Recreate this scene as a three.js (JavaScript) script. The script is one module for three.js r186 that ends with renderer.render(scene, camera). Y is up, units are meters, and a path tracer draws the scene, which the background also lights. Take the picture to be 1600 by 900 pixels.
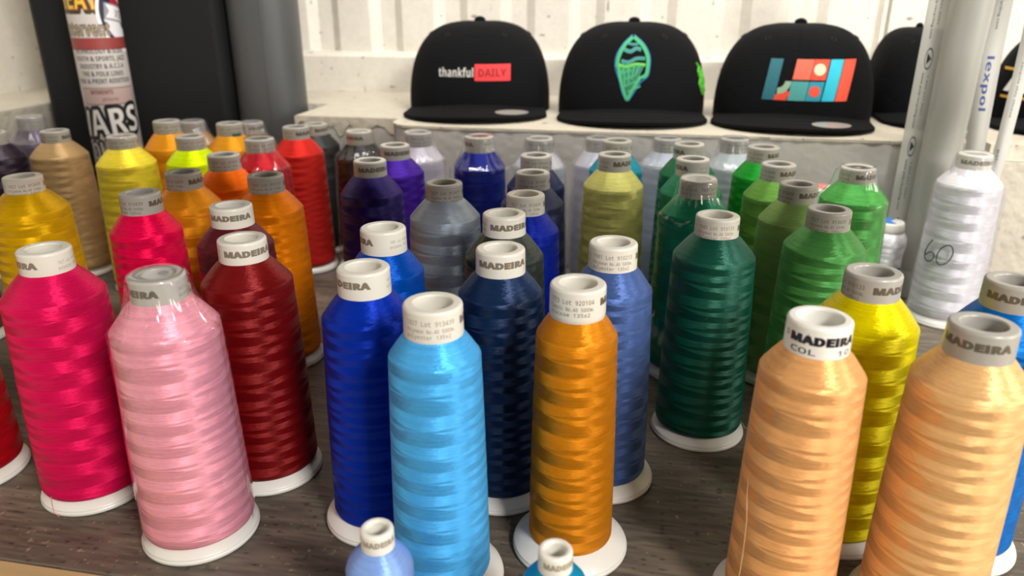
import * as THREE from 'three';
import { mergeGeometries, mergeVertices, toCreasedNormals } from 'three/addons/utils/BufferGeometryUtils.js';
import { RoundedBoxGeometry } from 'three/addons/geometries/RoundedBoxGeometry.js';
import { RectAreaLightUniformsLib } from 'three/addons/lights/RectAreaLightUniformsLib.js';
import { FontLoader } from 'three/addons/loaders/FontLoader.js';

// ---------------------------------------------------------------- camera, lights, exposure
const S = 0.9;                                   // height of the shelf top above the floor
const scene = new THREE.Scene();
scene.background = new THREE.Color(0x000000);
const camera = new THREE.PerspectiveCamera(2 * Math.atan(450 / 1180) * 180 / Math.PI, 16 / 9, 0.02, 20);
camera.rotation.order = 'YXZ';
camera.position.set(0, S + 0.3125, 0);
camera.rotation.set(-21.36 * Math.PI / 180, 10.6 * Math.PI / 180, 0);
camera.focus = 0.5;
camera.userData.fStop = 7;
const renderer = new THREE.WebGLRenderer({ antialias: true });
renderer.toneMapping = THREE.LinearToneMapping;
renderer.toneMappingExposure = 1.72;
renderer.shadowMap.enabled = true;
RectAreaLightUniformsLib.init();
const WARM = new THREE.Color(1, 0.972, 0.925);
function areaLight(x, y, z, w, h, power, tx, ty, tz, color = WARM) {
  const l = new THREE.RectAreaLight(color, power, w, h);
  l.position.set(x, y, z); l.lookAt(tx, ty, tz); scene.add(l);
  return l;
}
const KEY = { pos: [1.05, S + 1.18, 0.82], size: [0.42, 0.36], power: 48 };
areaLight(...KEY.pos, ...KEY.size, KEY.power, -0.05, S + 0.1, -0.45);
const BACK = { pos: [0.15, S + 1.53, -0.45], size: [1.5, 0.12], power: 25.5 };
areaLight(...BACK.pos, ...BACK.size, BACK.power, 0.15, S + 0.2, -1.02);
const RIGHT = { pos: [1.5, S + 0.56, -0.12], size: [0.5, 0.42], power: 10.5 };
areaLight(...RIGHT.pos, ...RIGHT.size, RIGHT.power, 0.1, S + 0.1, -0.62);
const AISLE = { pos: [-0.5, S + 1.53, 1.1], size: [1.2, 0.14], power: 2 };
areaLight(...AISLE.pos, ...AISLE.size, AISLE.power, -0.5, S, 1.1001);

// ---------------------------------------------------------------- helpers
const { PI, sin, cos, sqrt, abs, min, max, pow, hypot, atan2, floor, sign } = Math;
function rng(seed) { let a = seed >>> 0; return () => { a = (a + 0x6D2B79F5) | 0; let t = Math.imul(a ^ (a >>> 15), 1 | a); t = (t + Math.imul(t ^ (t >>> 7), 61 | t)) ^ t; return ((t ^ (t >>> 14)) >>> 0) / 4294967296; }; }
function hash2(x, y) { let h = Math.imul(x | 0, 374761393) + Math.imul(y | 0, 668265263) | 0; h = Math.imul(h ^ (h >>> 13), 1274126177); return ((h ^ (h >>> 16)) >>> 0) / 4294967296; }
function vnoise(x, y, px = 0) {                  // value noise, px = wrap in x
  const xi = floor(x), yi = floor(y), fx = x - xi, fy = y - yi, w = (i) => px ? ((i % px) + px) % px : i;
  const sx = fx * fx * (3 - 2 * fx), sy = fy * fy * (3 - 2 * fy);
  const a = hash2(w(xi), yi), b = hash2(w(xi + 1), yi), c = hash2(w(xi), yi + 1), d = hash2(w(xi + 1), yi + 1);
  return a + (b - a) * sx + (c - a + (a - b - c + d) * sx) * sy;
}
const names = {};
function numbered(n) { names[n] = (names[n] ?? -1) + 1; return names[n] ? n + '_' + String(names[n]).padStart(3, '0') : n; }
function shade(o) { o.traverse((c) => { if (c.isMesh) { c.castShadow = true; c.receiveShadow = true; } }); return o; }
function mesh(name, geo, mat, parent) { const m = new THREE.Mesh(geo, mat); m.name = name; m.castShadow = m.receiveShadow = true; parent.add(m); return m; }
function thing(name, label, category, pos = [0, 0, 0], turn = 0, group) {
  const o = new THREE.Group(); o.name = numbered(name); o.position.set(...pos); o.rotation.y = turn; scene.add(o);
  o.userData = { label, category }; if (group) o.userData.group = group; return o;
}
function struct(name, geo, mat) { const m = mesh(name, geo, mat, scene); m.userData.kind = 'structure'; return m; }
const lin = (hex) => new THREE.Color(hex);
const std = (o) => new THREE.MeshStandardMaterial(o);
const phys = (o) => new THREE.MeshPhysicalMaterial(o);
function box(x0, x1, y0, y1, z0, z1, r = 0.002) {
  const g = new RoundedBoxGeometry(x1 - x0, y1 - y0, z1 - z0, 2, r); g.translate((x0 + x1) / 2, (y0 + y1) / 2, (z0 + z1) / 2); return g;
}
function boxUV(g, s = 1) {                       // uv in metres by dominant normal
  const p = g.attributes.position, n = g.attributes.normal, uv = new Float32Array(p.count * 2);
  for (let i = 0; i < p.count; i++) {
    const ax = abs(n.getX(i)), ay = abs(n.getY(i)), az = abs(n.getZ(i));
    let u, v; if (ay >= ax && ay >= az) { u = p.getX(i); v = p.getZ(i); } else if (az >= ax) { u = p.getX(i); v = p.getY(i); } else { u = p.getZ(i); v = p.getY(i); }
    uv[2 * i] = u * s; uv[2 * i + 1] = v * s;
  }
  g.setAttribute('uv', new THREE.BufferAttribute(uv, 2)); return g;
}
function gridGeo(nu, nv, f, wrapU = false, uvf) { // surface f(u,v) -> [x,y,z], u,v in 0..1
  const P = [], UV = [], I = [];
  for (let j = 0; j <= nv; j++) for (let i = 0; i <= nu; i++) { const u = i / nu, v = j / nv; P.push(...f(u, v)); const q = uvf ? uvf(u, v) : [u, v]; UV.push(q[0], q[1]); }
  for (let j = 0; j < nv; j++) for (let i = 0; i < nu; i++) { const a = j * (nu + 1) + i, b = a + 1, c = a + nu + 1, d = c + 1; I.push(a, b, d, a, d, c); }
  const g = new THREE.BufferGeometry();
  g.setAttribute('position', new THREE.Float32BufferAttribute(P, 3)); g.setAttribute('uv', new THREE.Float32BufferAttribute(UV, 2)); g.setIndex(I);
  g.computeVertexNormals();
  if (wrapU) { const n = g.attributes.normal; for (let j = 0; j <= nv; j++) { const a = j * (nu + 1), b = a + nu; const x = n.getX(a) + n.getX(b), y = n.getY(a) + n.getY(b), z = n.getZ(a) + n.getZ(b), l = hypot(x, y, z) || 1; n.setXYZ(a, x / l, y / l, z / l); n.setXYZ(b, x / l, y / l, z / l); } }
  return g;
}
// a lathe with its own v; u = 0.5 faces +z; rough(angle, y, r) adds to the radius
function lathe(pts, seg, vf, rough) {
  const n = pts.length - 1; let len = [0]; for (let i = 1; i <= n; i++) len.push(len[i - 1] + hypot(pts[i][0] - pts[i - 1][0], pts[i][1] - pts[i - 1][1]));
  return gridGeo(seg, n, (u, v) => { const k = Math.round(v * n), [r0, y] = pts[k], a = (u - 0.5) * 2 * PI, r = r0 + (rough && r0 > 1e-5 ? rough(a, y, r0) : 0); return [r * sin(a), y, r * cos(a)]; }, true,
    (u, v) => { const k = Math.round(v * n); return [u, vf ? vf(pts[k][1], pts[k][0], k) : len[k] / len[n]]; });
}
function tube(pts, r, seg = 40, rad = 6) { return new THREE.TubeGeometry(new THREE.CatmullRomCurve3(pts.map((p) => new THREE.Vector3(...p))), seg, r, rad, false); }
function dataTex(w, h, fill, srgb = false, channels = 4) {
  const d = new Uint8Array(w * h * 4); let k = 0;
  for (let y = 0; y < h; y++) for (let x = 0; x < w; x++) { const c = fill(x / w, y / h, x, y); d[k++] = max(0, min(255, c[0])); d[k++] = max(0, min(255, c[1])); d[k++] = max(0, min(255, c[2])); d[k++] = 255; }
  const t = new THREE.DataTexture(d, w, h); t.wrapS = t.wrapT = THREE.RepeatWrapping; t.magFilter = THREE.LinearFilter; t.minFilter = THREE.LinearMipmapLinearFilter; t.generateMipmaps = true;
  if (srgb) t.colorSpace = THREE.SRGBColorSpace; t.needsUpdate = true; return t;
}
function canvasTex(w, h, draw) {
  const c = document.createElement('canvas'); c.width = w; c.height = h; const x = c.getContext('2d'); draw(x, w, h);
  const t = new THREE.CanvasTexture(c); t.colorSpace = THREE.SRGBColorSpace; t.wrapS = THREE.RepeatWrapping; t.anisotropy = 8; return t;
}
const bold = await new FontLoader().loadAsync('fonts/droid/droid_sans_bold.typeface.json');

// ---------------------------------------------------------------- surface materials
const woodTex = dataTex(2048, 1024, (u, v, x, y) => {      // 0.8 m x 0.4 m of dark laminate, grain along x
  const g = vnoise(u * 60, v * 420, 60) * 0.5 + vnoise(u * 24, v * 160 + 50, 24) * 0.3 + vnoise(u * 8, v * 30 + 9, 8) * 0.35;
  const fl = vnoise(u * 260, v * 380 + 700, 260), fd = vnoise(u * 150, v * 380 + 300, 150);
  let b = 0.72 + 0.5 * (g - 0.55);
  if (fd > 0.80) b *= 1 - 2.2 * (fd - 0.80);
  let r = 131 * b, gg = 118 * b, bb = 103 * b;
  if (fl > 0.915) { const k = min(1, (fl - 0.915) * 11); r += (175 - r) * k; gg += (150 - gg) * k; bb += (112 - bb) * k; }
  return [r, gg, bb];
}, true);
const woodMat = std({ map: woodTex, roughness: 0.5, bumpMap: woodTex, bumpScale: 0.0004 });
const pineTex = dataTex(512, 512, (u, v) => { const g = vnoise(u * 14, v * 120, 14) * 0.5 + vnoise(u * 5, v * 30, 5) * 0.5; const b = 0.88 + 0.24 * (g - 0.5); return [208 * b, 176 * b, 124 * b]; }, true);
const pineMat = std({ map: pineTex, roughness: 0.6 });
const paintTex = dataTex(1024, 1024, (u, v) => {            // white paint, brush and dirt, 0.6 m
  const g = vnoise(u * 10, v * 10, 10) * 0.4 + vnoise(u * 40, v * 40, 40) * 0.3 + vnoise(u * 160, v * 160, 160) * 0.3;
  let b = 0.95 + 0.1 * (g - 0.5);
  const s = vnoise(u * 70, v * 70 + 90, 70); if (s > 0.93) b *= 1 - (s - 0.93) * 7;
  return [232 * b, 226 * b, 214 * b];
}, true);
const roughTex = dataTex(512, 512, (u, v) => { const g = vnoise(u * 24, v * 24, 24) * 0.5 + vnoise(u * 90, v * 90, 90) * 0.35 + vnoise(u * 250, v * 250, 250) * 0.15; return [g * 255, g * 255, g * 255]; });
const wallMat = std({ map: paintTex, roughness: 0.55, bumpMap: roughTex, bumpScale: 0.0006 });
const ledgeMat = std({ map: paintTex, color: lin('#e2dfd8'), roughness: 0.7, bumpMap: roughTex, bumpScale: 0.002 });
const greyPaint = std({ color: lin('#b9b6b0'), roughness: 0.6, bumpMap: roughTex, bumpScale: 0.001 });
const dullMat = std({ color: lin('#8d8880'), roughness: 0.8 });

// ---------------------------------------------------------------- the room and the shelf
const T = S + 0.164;                             // top of the ledge that carries the caps
struct('floor', box(-1.2, 1.7, -0.08, 0, -1.35, 2.5), dullMat);
struct('ceiling', box(-1.2, 1.7, S + 1.6, S + 1.68, -1.35, 2.5), dullMat);
struct('wall_right', box(1.55, 1.65, 0, S + 1.6, -1.3, 2.4), wallMat);
struct('wall_front', box(-1.1, 1.65, 0, S + 1.6, 2.3, 2.4), dullMat);
struct('wall_left', boxUV(box(-1.12, -1.015, 0, S + 1.6, -1.3, 2.4), 1.6), wallMat);
{ // corrugated sheet with a flat panel at its right end
  const prof = []; const zf = -1.205, zb = -1.2145, per = 0.1055, x0 = -1.07;
  for (let k = 0; x0 + k * per < 0.24; k++) { const x = x0 + k * per; prof.push([x, zb], [x + 0.022, zb], [x + 0.036, zf], [x + 0.088, zf], [x + per - 0.002, zb]); }
  prof.push([0.305, zf], [0.3095, zf], [0.3105, zf - 0.006], [0.3135, zf - 0.006], [0.3145, zf + 0.002], [1.6, zf + 0.002]);
  const sh = new THREE.Shape(); sh.moveTo(prof[0][0], -prof[0][1]); for (const [x, z] of prof) sh.lineTo(x, -z); sh.lineTo(1.6, 1.3); sh.lineTo(x0, 1.3); sh.closePath();
  const g = new THREE.ExtrudeGeometry(sh, { depth: S + 1.6, bevelEnabled: false }); g.rotateX(-PI / 2);
  struct('wall_back', boxUV(toCreasedNormals(g, 0.3), 1.6), wallMat);
}
{ // bottom rail of the container wall
  const sh = new THREE.Shape(); const p = [[-1.26, 0.10], [-1.19, 0.10], [-1.188, 0.164], [-1.1885, 0.2175], [-1.192, 0.221], [-1.206, 0.2245], [-1.26, 0.2245]];
  sh.moveTo(...p[0]); p.slice(1).forEach((q) => sh.lineTo(...q)); sh.closePath();
  const g = new THREE.ExtrudeGeometry(sh, { depth: 2.6, bevelEnabled: false }); g.rotateY(PI / 2);
  const q = g.attributes.position; for (let i = 0; i < q.count; i++) { const z = q.getZ(i), x = q.getX(i); q.setXYZ(i, x - 1.05, q.getY(i) + S, -z); }
  for (let i = 0; i < q.count; i++) q.setZ(i, q.getZ(i) > 0 ? -q.getZ(i) : q.getZ(i));
  g.computeVertexNormals();
  struct('trim_1', boxUV(toCreasedNormals(g, 0.5), 1.6), wallMat);
}
struct('shelf_board', boxUV(box(-1.02, 1.56, S - 0.03, S, -1.2, -0.2970, 0.001), 1.25), woodMat);
struct('shelf_front_board', boxUV(box(-1.02, 1.56, S - 0.032, S, -0.2962, -0.20, 0.0015), 1.5), pineMat);
struct('upper_shelf_board', boxUV(box(-1.02, 0.42, S + 0.335, S + 0.362, -0.61, -0.29, 0.001), 1.25), woodMat);
struct('shelf_rod', mergeGeometries([[0.39, -0.32], [0.39, -0.58]].map(([x, z]) => tube([[x, S + 0.32, z], [x, S + 1.605, z]], 0.005, 2))), std({ color: lin('#55555a'), metalness: 0.6, roughness: 0.4 }));
// ledge of white-painted steel behind the cones: body with a rounded left end, and a flaking paint skin on top
function ragged(x0, x1, z, amp, seed, step = 0.004) { const o = []; for (let x = x0; x <= x1 + 1e-6; x += step) o.push([x, z + amp * ((vnoise(x * 90 + seed, seed) - 0.5) * 1.2 + (vnoise(x * 320 + seed, seed + 3) - 0.5) * 0.6)]); return o; }
function slabFromOutline(pts, y0, y1) { const sh = new THREE.Shape(); pts.forEach(([x, z], i) => i ? sh.lineTo(x, -z) : sh.moveTo(x, -z)); sh.closePath(); const g = new THREE.ExtrudeGeometry(sh, { depth: y1 - y0, bevelEnabled: false }); g.rotateX(-PI / 2); g.translate(0, y0, 0); return g; }
{
  const out = [[0.338, -1.195], [0.338, -0.876], [-0.285, -0.876]];
  for (let k = 1; k <= 8; k++) { const a = k / 8 * PI / 2; out.push([-0.285 - 0.034 * sin(a), -0.91 + 0.034 * cos(a)]); }
  out.push([-0.319, -1.195]);
  struct('ledge_body', boxUV(toCreasedNormals(slabFromOutline(out, S - 0.002, T - 0.003), 0.6), 1.6), greyPaint);
  const skin = [[0.338, -1.195], ...ragged(-0.283, 0.336, -0.8750, 0.0012, 5).reverse()];
  for (let k = 1; k <= 8; k++) { const a = k / 8 * PI / 2; skin.push([-0.285 - 0.034 * sin(a), -0.91 + 0.035 * cos(a)]); }
  skin.push([-0.32, -1.195]);
  struct('ledge_paint_skin', boxUV(toCreasedNormals(slabFromOutline(skin, T - 0.003, T), 0.5), 1.6), ledgeMat);
  struct('ledge_left_body', boxUV(box(-0.462, -0.3195, S - 0.002, T - 0.004, -1.195, -0.930, 0.01), 1.6), greyPaint);
  struct('ledge_left_paint_skin', boxUV(box(-0.4625, -0.3197, T - 0.0035, T - 0.0005, -1.195, -0.9315, 0.001), 1.6), ledgeMat);
  const low = []; for (let x = -0.4625; x < -0.3197; x += 0.0015) low.push([x, T - 0.0075 - 0.020 * pow(vnoise(x * 75 + 21, 4), 1.4) - 0.006 * vnoise(x * 300 + 7, 9) * vnoise(x * 60, 2)]);
  const fs = new THREE.Shape(); fs.moveTo(-0.3197, T - 0.001); fs.lineTo(-0.4625, T - 0.001); low.forEach((q) => fs.lineTo(...q)); fs.closePath();
  const fg = new THREE.ExtrudeGeometry(fs, { depth: 0.0016, bevelEnabled: false }); fg.translate(0, 0, -0.9305);
  struct('ledge_left_paint_flakes', boxUV(fg, 1.6), ledgeMat);
  const hole = new THREE.CylinderGeometry(0.0034, 0.0034, 0.001, 20); hole.rotateX(PI / 2); hole.translate(-0.417, T - 0.026, -0.9297);
  struct('ledge_bolt_hole', hole, std({ color: lin('#2b2a28'), roughness: 0.9 }));
  struct('ledge_back_strip', boxUV(box(-0.86, -0.4615, S - 0.002, T - 0.001, -1.195, -1.048, 0.003), 1.6), ledgeMat);
  struct('ledge_right_body', boxUV(box(0.352, 1.56, S - 0.002, T - 0.016, -1.195, -0.872, 0.003), 1.6), ledgeMat);
  struct('ledge_right_paint_skin', boxUV(toCreasedNormals(slabFromOutline([[1.55, -1.195], ...ragged(0.35, 1.55, -0.873, 0.012, 44).reverse(), [0.35, -1.195]], T - 0.016, T - 0.0005), 0.5), 1.6), ledgeMat);
  struct('ledge_side_body', boxUV(box(-1.02, -0.866, S - 0.002, T, -1.19, -0.45, 0.004), 1.6), ledgeMat);
}
// lamp fittings (above and behind the frame)
const lampGlow = std({ color: 0xffffff, emissive: WARM, emissiveIntensity: 1.2, roughness: 0.6 });
const lampBody = std({ color: lin('#d8d8d4'), roughness: 0.5 });
function fitting(L, target) {
  const g = new THREE.Group(); g.name = numbered('ceiling_lamp'); g.userData.kind = 'structure'; g.position.set(...L.pos); scene.add(g); g.lookAt(...target);
  const a = new RoundedBoxGeometry(L.size[0] + 0.04, L.size[1] + 0.04, 0.03, 2, 0.004); a.translate(0, 0, -0.026); mesh('housing', a, lampBody, g);
  const d = new THREE.PlaneGeometry(L.size[0], L.size[1]); d.translate(0, 0, -0.006); mesh('diffuser', d, lampGlow, g);
  return g;
}
fitting(RIGHT, [0.1, S + 0.1, -0.62]); fitting(KEY, [-0.05, S + 0.1, -0.45]); fitting(BACK, [0.15, S + 0.2, -1.02]); fitting(AISLE, [-0.5, S, 1.1001]);
{ const [x, y, z] = KEY.pos; const w = struct('lamp_hanger', mergeGeometries([tube([[x - 0.15, y + 0.1, z + 0.06], [x - 0.15, S + 1.605, z + 0.06]], 0.003, 2), tube([[x + 0.15, y + 0.1, z + 0.06], [x + 0.15, S + 1.605, z + 0.06]], 0.003, 2)]), lampBody); }

// ---------------------------------------------------------------- thread cones
// Cross-wound thread: two families of helices; the most recent pass lies on top, which gives the wedge pattern.
function windingTextures(seed, K, m) {
  const W = 512, H = 2048, N = 300;
  const fam = (u, v) => {
    const wob = 0.55 * (vnoise(v * 5, seed) - 0.5) + 0.10 * (vnoise(u * 6, v * 14 + seed, 6) - 0.5) + 0.05 * (hash2(floor((v + u * 0.012) * 210), seed) - 0.5);
    const fa = (((m * u - K * v + wob + 0.13 + 0.05 * (hash2(floor((v - u * 0.012) * 190), seed + 2) - 0.5)) % 1) + 1) % 1, fb = (((m * u + K * v - wob * 0.8 + 0.61) % 1) + 1) % 1;
    return [fa, fb];
  };
  const normal = dataTex(W, H, (u, v) => {
    const [fa, fb] = fam(u, v), A = fa > fb, e = abs(fa - fb), soft = min(1, e * 24);
    const sh = v > 0.86 ? max(0, 1 - (v - 0.86) * 30) : 1;
    const t = (v + (A ? 1 : -1) * u * 0.018) * N, li = floor(t), fr = t - li;
    const ny = (fr - 0.5) * 0.55 + (hash2(li, A ? 7 : 13) - 0.5) * 0.34 + (vnoise(u * 40, v * 240 + seed, 40) - 0.5) * 0.22;
    const nx = sh * soft * (A ? 0.19 : -0.19) + (vnoise(u * 120, v * 420 + 50 + seed, 120) - 0.5) * 0.2;
    const yy = ny * 0.55 + sh * soft * (A ? 0.02 : -0.015), l = 1 / hypot(nx, yy, 1);
    return [127.5 + 127.5 * nx * l, 127.5 + 127.5 * yy * l, 127.5 + 127.5 * l];
  });
  const tone = dataTex(W, H, (u, v) => {
    const [fa, fb] = fam(u, v), A = fa > fb, e = abs(fa - fb), sh = v > 0.86 ? 0 : 1;
    const li = floor((v + (A ? 1 : -1) * u * 0.018) * N);
    let b = 0.90 + (hash2(li, A ? 3 : 5) - 0.5) * 0.14 + (vnoise(u * 60, v * 500 + seed, 60) - 0.5) * 0.12 + sh * (A ? 0.03 : -0.03);
    if (sh && e < 0.03) b -= 0.10 * (1 - e / 0.03);
    const k = 255 * pow(min(1, max(0, b)), 1 / 2.2); return [k, k, k];
  }, true);
  return { normal, tone };
}
const windings = [windingTextures(11, 8.2, 1), windingTextures(37, 9.6, 1), windingTextures(71, 7.1, 1)];
const threadMats = {};
function threadMat(hex, w, gloss = 1) {
  const key = hex + w + gloss; if (threadMats[key]) return threadMats[key];
  const c = lin(hex), s = c.clone().lerp(new THREE.Color(1, 1, 1), 0.07), mx = max(s.r, s.g, s.b); s.multiplyScalar(1 / mx);
  return threadMats[key] = phys({ color: c, map: windings[w].tone, normalMap: windings[w].normal, normalScale: new THREE.Vector2(1, 1), roughness: 0.48, anisotropy: 0.85, anisotropyRotation: PI / 2, metalness: 0.3, specularIntensity: 1, specularColor: s, ior: 1.7, sheen: 0.15, sheenColor: c.clone().lerp(new THREE.Color(1, 1, 1), 0.3), sheenRoughness: 0.5 });
}
function threadGeo(seed, rb, rs, rt, yb, ys, yt) {
  const p = [[rb - 0.004, yb - 0.0015], [rb - 0.0008, yb - 0.001], [rb, yb + 0.001]], n = 34;
  for (let i = 1; i <= n; i++) { const t = i / n; p.push([rb + (rs - rb) * t + 0.0004 * sin(t * PI), yb + 0.001 + (ys - yb - 0.001) * t]); }
  p.push([rs - 0.0004, ys + 0.0008], [rs - 0.0012, ys + 0.0018]);
  for (let i = 1; i <= 8; i++) { const t = i / 8; p.push([rs - 0.0012 + (rt - rs + 0.0012) * t, ys + 0.0018 + (yt - ys - 0.0018) * t + 0.0006 * sin(t * PI)]); }
  const bodyLen = ys - yb;
  return lathe(p, 72, (y) => y <= ys ? 0.86 * max(0, y - yb) / bodyLen : 0.86 + 0.14 * min(1, (y - ys) / (yt - ys)), (a, y) => 0.00028 * (vnoise(a * 1.5 + 20, y * 180 + seed) - 0.5) * (abs(a) > 2.6 ? 0 : 1));
}
const TG = [threadGeo(1, 0.0318, 0.0283, 0.0142, 0.0112, 0.1405, 0.1572), threadGeo(2, 0.0318, 0.0283, 0.0142, 0.0112, 0.1395, 0.1572), threadGeo(3, 0.0318, 0.0281, 0.0142, 0.0112, 0.1415, 0.1572)];
const flangeGeo = lathe([[0, 0], [0.0332, 0], [0.0342, 0.0006], [0.0345, 0.0016], [0.0345, 0.0026], [0.0340, 0.0032], [0.0338, 0.0036], [0.0340, 0.0040], [0.0336, 0.0048], [0.0300, 0.0078], [0.0255, 0.0106], [0.0220, 0.0125], [0.0205, 0.0150], [0.0190, 0.06]], 72);
const vCol = (y) => min(1, max(0, (y - 0.1548) / 0.0142));
const collarPts = (h) => [[0, 0.03], [h - 0.0004, 0.03], [h, 0.031], [h, 0.16885], [h + 0.00005, 0.1692], [h + 0.0003, 0.1698], [h + 0.0007, 0.17], [h + 0.00075, 0.17], [0.0136, 0.17], [0.0140, 0.1699], [0.0146, 0.1694], [0.0149, 0.1686], [0.01492, 0.1680], [0.0151, 0.1548], [0.0148, 0.152], [0.0132, 0.150], [0.0128, 0.13]];
const collarV = (y, r, k) => (k <= 12 ? 1 : k >= 14 ? 0 : vCol(y));
const collarGeo = lathe(collarPts(0.0097), 72, collarV), collarWide = lathe(collarPts(0.0104), 72, collarV);
// print on the collar: the maker's word, then (where the square code stands) nothing, then three lines of lot text
function collarTex(lines, ink, big, alt) {
  return canvasTex(1024, 168, (x, w, h) => {
    x.fillStyle = '#f4f3ef'; x.fillRect(0, 0, w, h);
    const word = (cx, cy, wd, ht) => { x.save(); x.translate(cx, cy); x.font = 'bold 60px sans-serif'; x.textBaseline = 'middle'; const mw = x.measureText('MADEiRA').width; x.scale(wd / mw, ht / 44); x.fillText('MADEiRA', 0, 0); x.lineWidth = 7; x.strokeStyle = x.fillStyle; x.strokeText('MADEiRA', 0, 0); x.restore(); };
    x.fillStyle = big; x.strokeStyle = big;
    if (alt) { word(60, 62, 366, 50); word(575, 62, 366, 50); x.fillStyle = ink; x.font = 'bold 50px monospace'; x.save(); x.scale(1.6, 1); for (const ox of [60, 560]) { x.fillText('COL', (ox + 10) / 1.6, 152); x.fillText('10', (ox + 250) / 1.6, 152); } x.restore(); x.fillText('0', 20, 72); x.fillText('0', 530, 72); return; }
    word(20, 62, 362, 46);
    x.fillStyle = ink; x.font = 'bold 44px monospace'; const put = (s, px, py, wd) => { x.save(); x.translate(px, py); x.scale(wd / max(1, x.measureText(s).width), 1); x.fillText(s, 0, 0); x.restore(); };
    put(lines[0], 716, 64, 285); x.font = 'bold 37px monospace'; put(lines[1], 716, 110, 290); put(lines[2], 716, 150, 262);
    x.font = '34px monospace'; put(lines[0], 505, 70, 175); put(lines[2], 505, 112, 165);
  });
}
const collarLook = (tex, tint = '#ffffff') => phys({ map: tex, color: lin(tint), roughness: 0.32, specularIntensity: 0.8, clearcoat: 0.15, clearcoatRoughness: 0.25 });
const CT = [
  collarTex(['1773 Lot 920104', 'Classic No.40 5000m.', 'viscose 135x2'], '#7f796f', '#6b6150'),
  collarTex(['1827 Lot 913439', 'Polyneon No.40 5000m.', 'polyester 135x2'], '#a59e93', '#8a8274'),
  collarTex(['1981 Lot 910213', 'Polyneon No.40 5000m.', 'polyester 135x2'], '#9d968b', '#867d6f'),
  collarTex(['', '', ''], '#3a3840', '#1c1a26', true),
  collarTex(['1645 Lot 916133', 'Polyneon No.40 5000m.', 'polyester 135x2'], '#b2aa9e', '#8b8375'),
];
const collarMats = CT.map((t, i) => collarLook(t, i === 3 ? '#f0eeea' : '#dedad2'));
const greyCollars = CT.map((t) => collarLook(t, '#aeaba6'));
const plasticWhite = phys({ color: lin('#dcd9d2'), roughness: 0.35, clearcoat: 0.15, clearcoatRoughness: 0.3 });
const wrapMat = phys({ color: 0xffffff, transmission: 1, thickness: 0, roughness: 0.07, ior: 1.45 });
const wrapMilky = phys({ color: lin('#f4f4f6'), transmission: 0.94, thickness: 0, roughness: 0.2, ior: 1.45 });
// shrink film: closed over the hole, bridges from collar to shoulder, hugs the winding, folds at the neck
function wrapGeo(seed, k = 1) {
  const p = [[0.0005, 0.1702], [0.006, 0.1699], [0.0095, 0.1701], [0.0135, 0.1712], [0.0150, 0.1703], [0.0158, 0.168]];
  for (let i = 1; i <= 16; i++) { const t = i / 16; p.push([0.0158 + (0.0297 - 0.0158) * pow(t, 1.7), 0.168 - 0.0285 * t - 0.003 * sin(t * PI)]); }
  for (let i = 1; i <= 22; i++) { const t = i / 22; p.push([0.0297 + 0.0034 * t, 0.1395 - 0.129 * t]); }
  p.push([0.0332, 0.0085], [0.0347, 0.0045]);
  return lathe(p, 96, null, (a, y, r) => {
    const edge = y > 0.169 ? 0.2 : 1, nb = y > 0.136 && y < 0.168 ? 1 : 0.22;
    const fold = nb * (0.0006 * sin(a * 9 + seed) + 0.0005 * sin(a * 17 + seed * 2 + y * 90) + 0.0005 * (vnoise(a * 6 + 30, y * 130 + seed) - 0.5));
    const wave = 0.0005 * (vnoise(a * 2.2 + 9, y * 50 + seed * 3) - 0.5);
    const seam = 0.0034 * Math.exp(-pow((a - 0.95 + 0.3 * (seed % 3)) / 0.05, 2)) * (y < 0.168 && y > 0.012 ? 1 : 0);
    return edge * (fold + wave) + seam * 0.8 + 0.0002;
  });
}
const wrapGeos = [wrapGeo(1), wrapGeo(2), wrapGeo(6)];

const protoCone = new THREE.Group();
mesh('base_flange', flangeGeo, plasticWhite, protoCone);
mesh('thread_winding', TG[0], threadMat('#888888', 0), protoCone);
mesh('collar', collarGeo, collarMats[1], protoCone);
const GROUP = 'cones of embroidery thread standing on the dark shelf';
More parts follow.
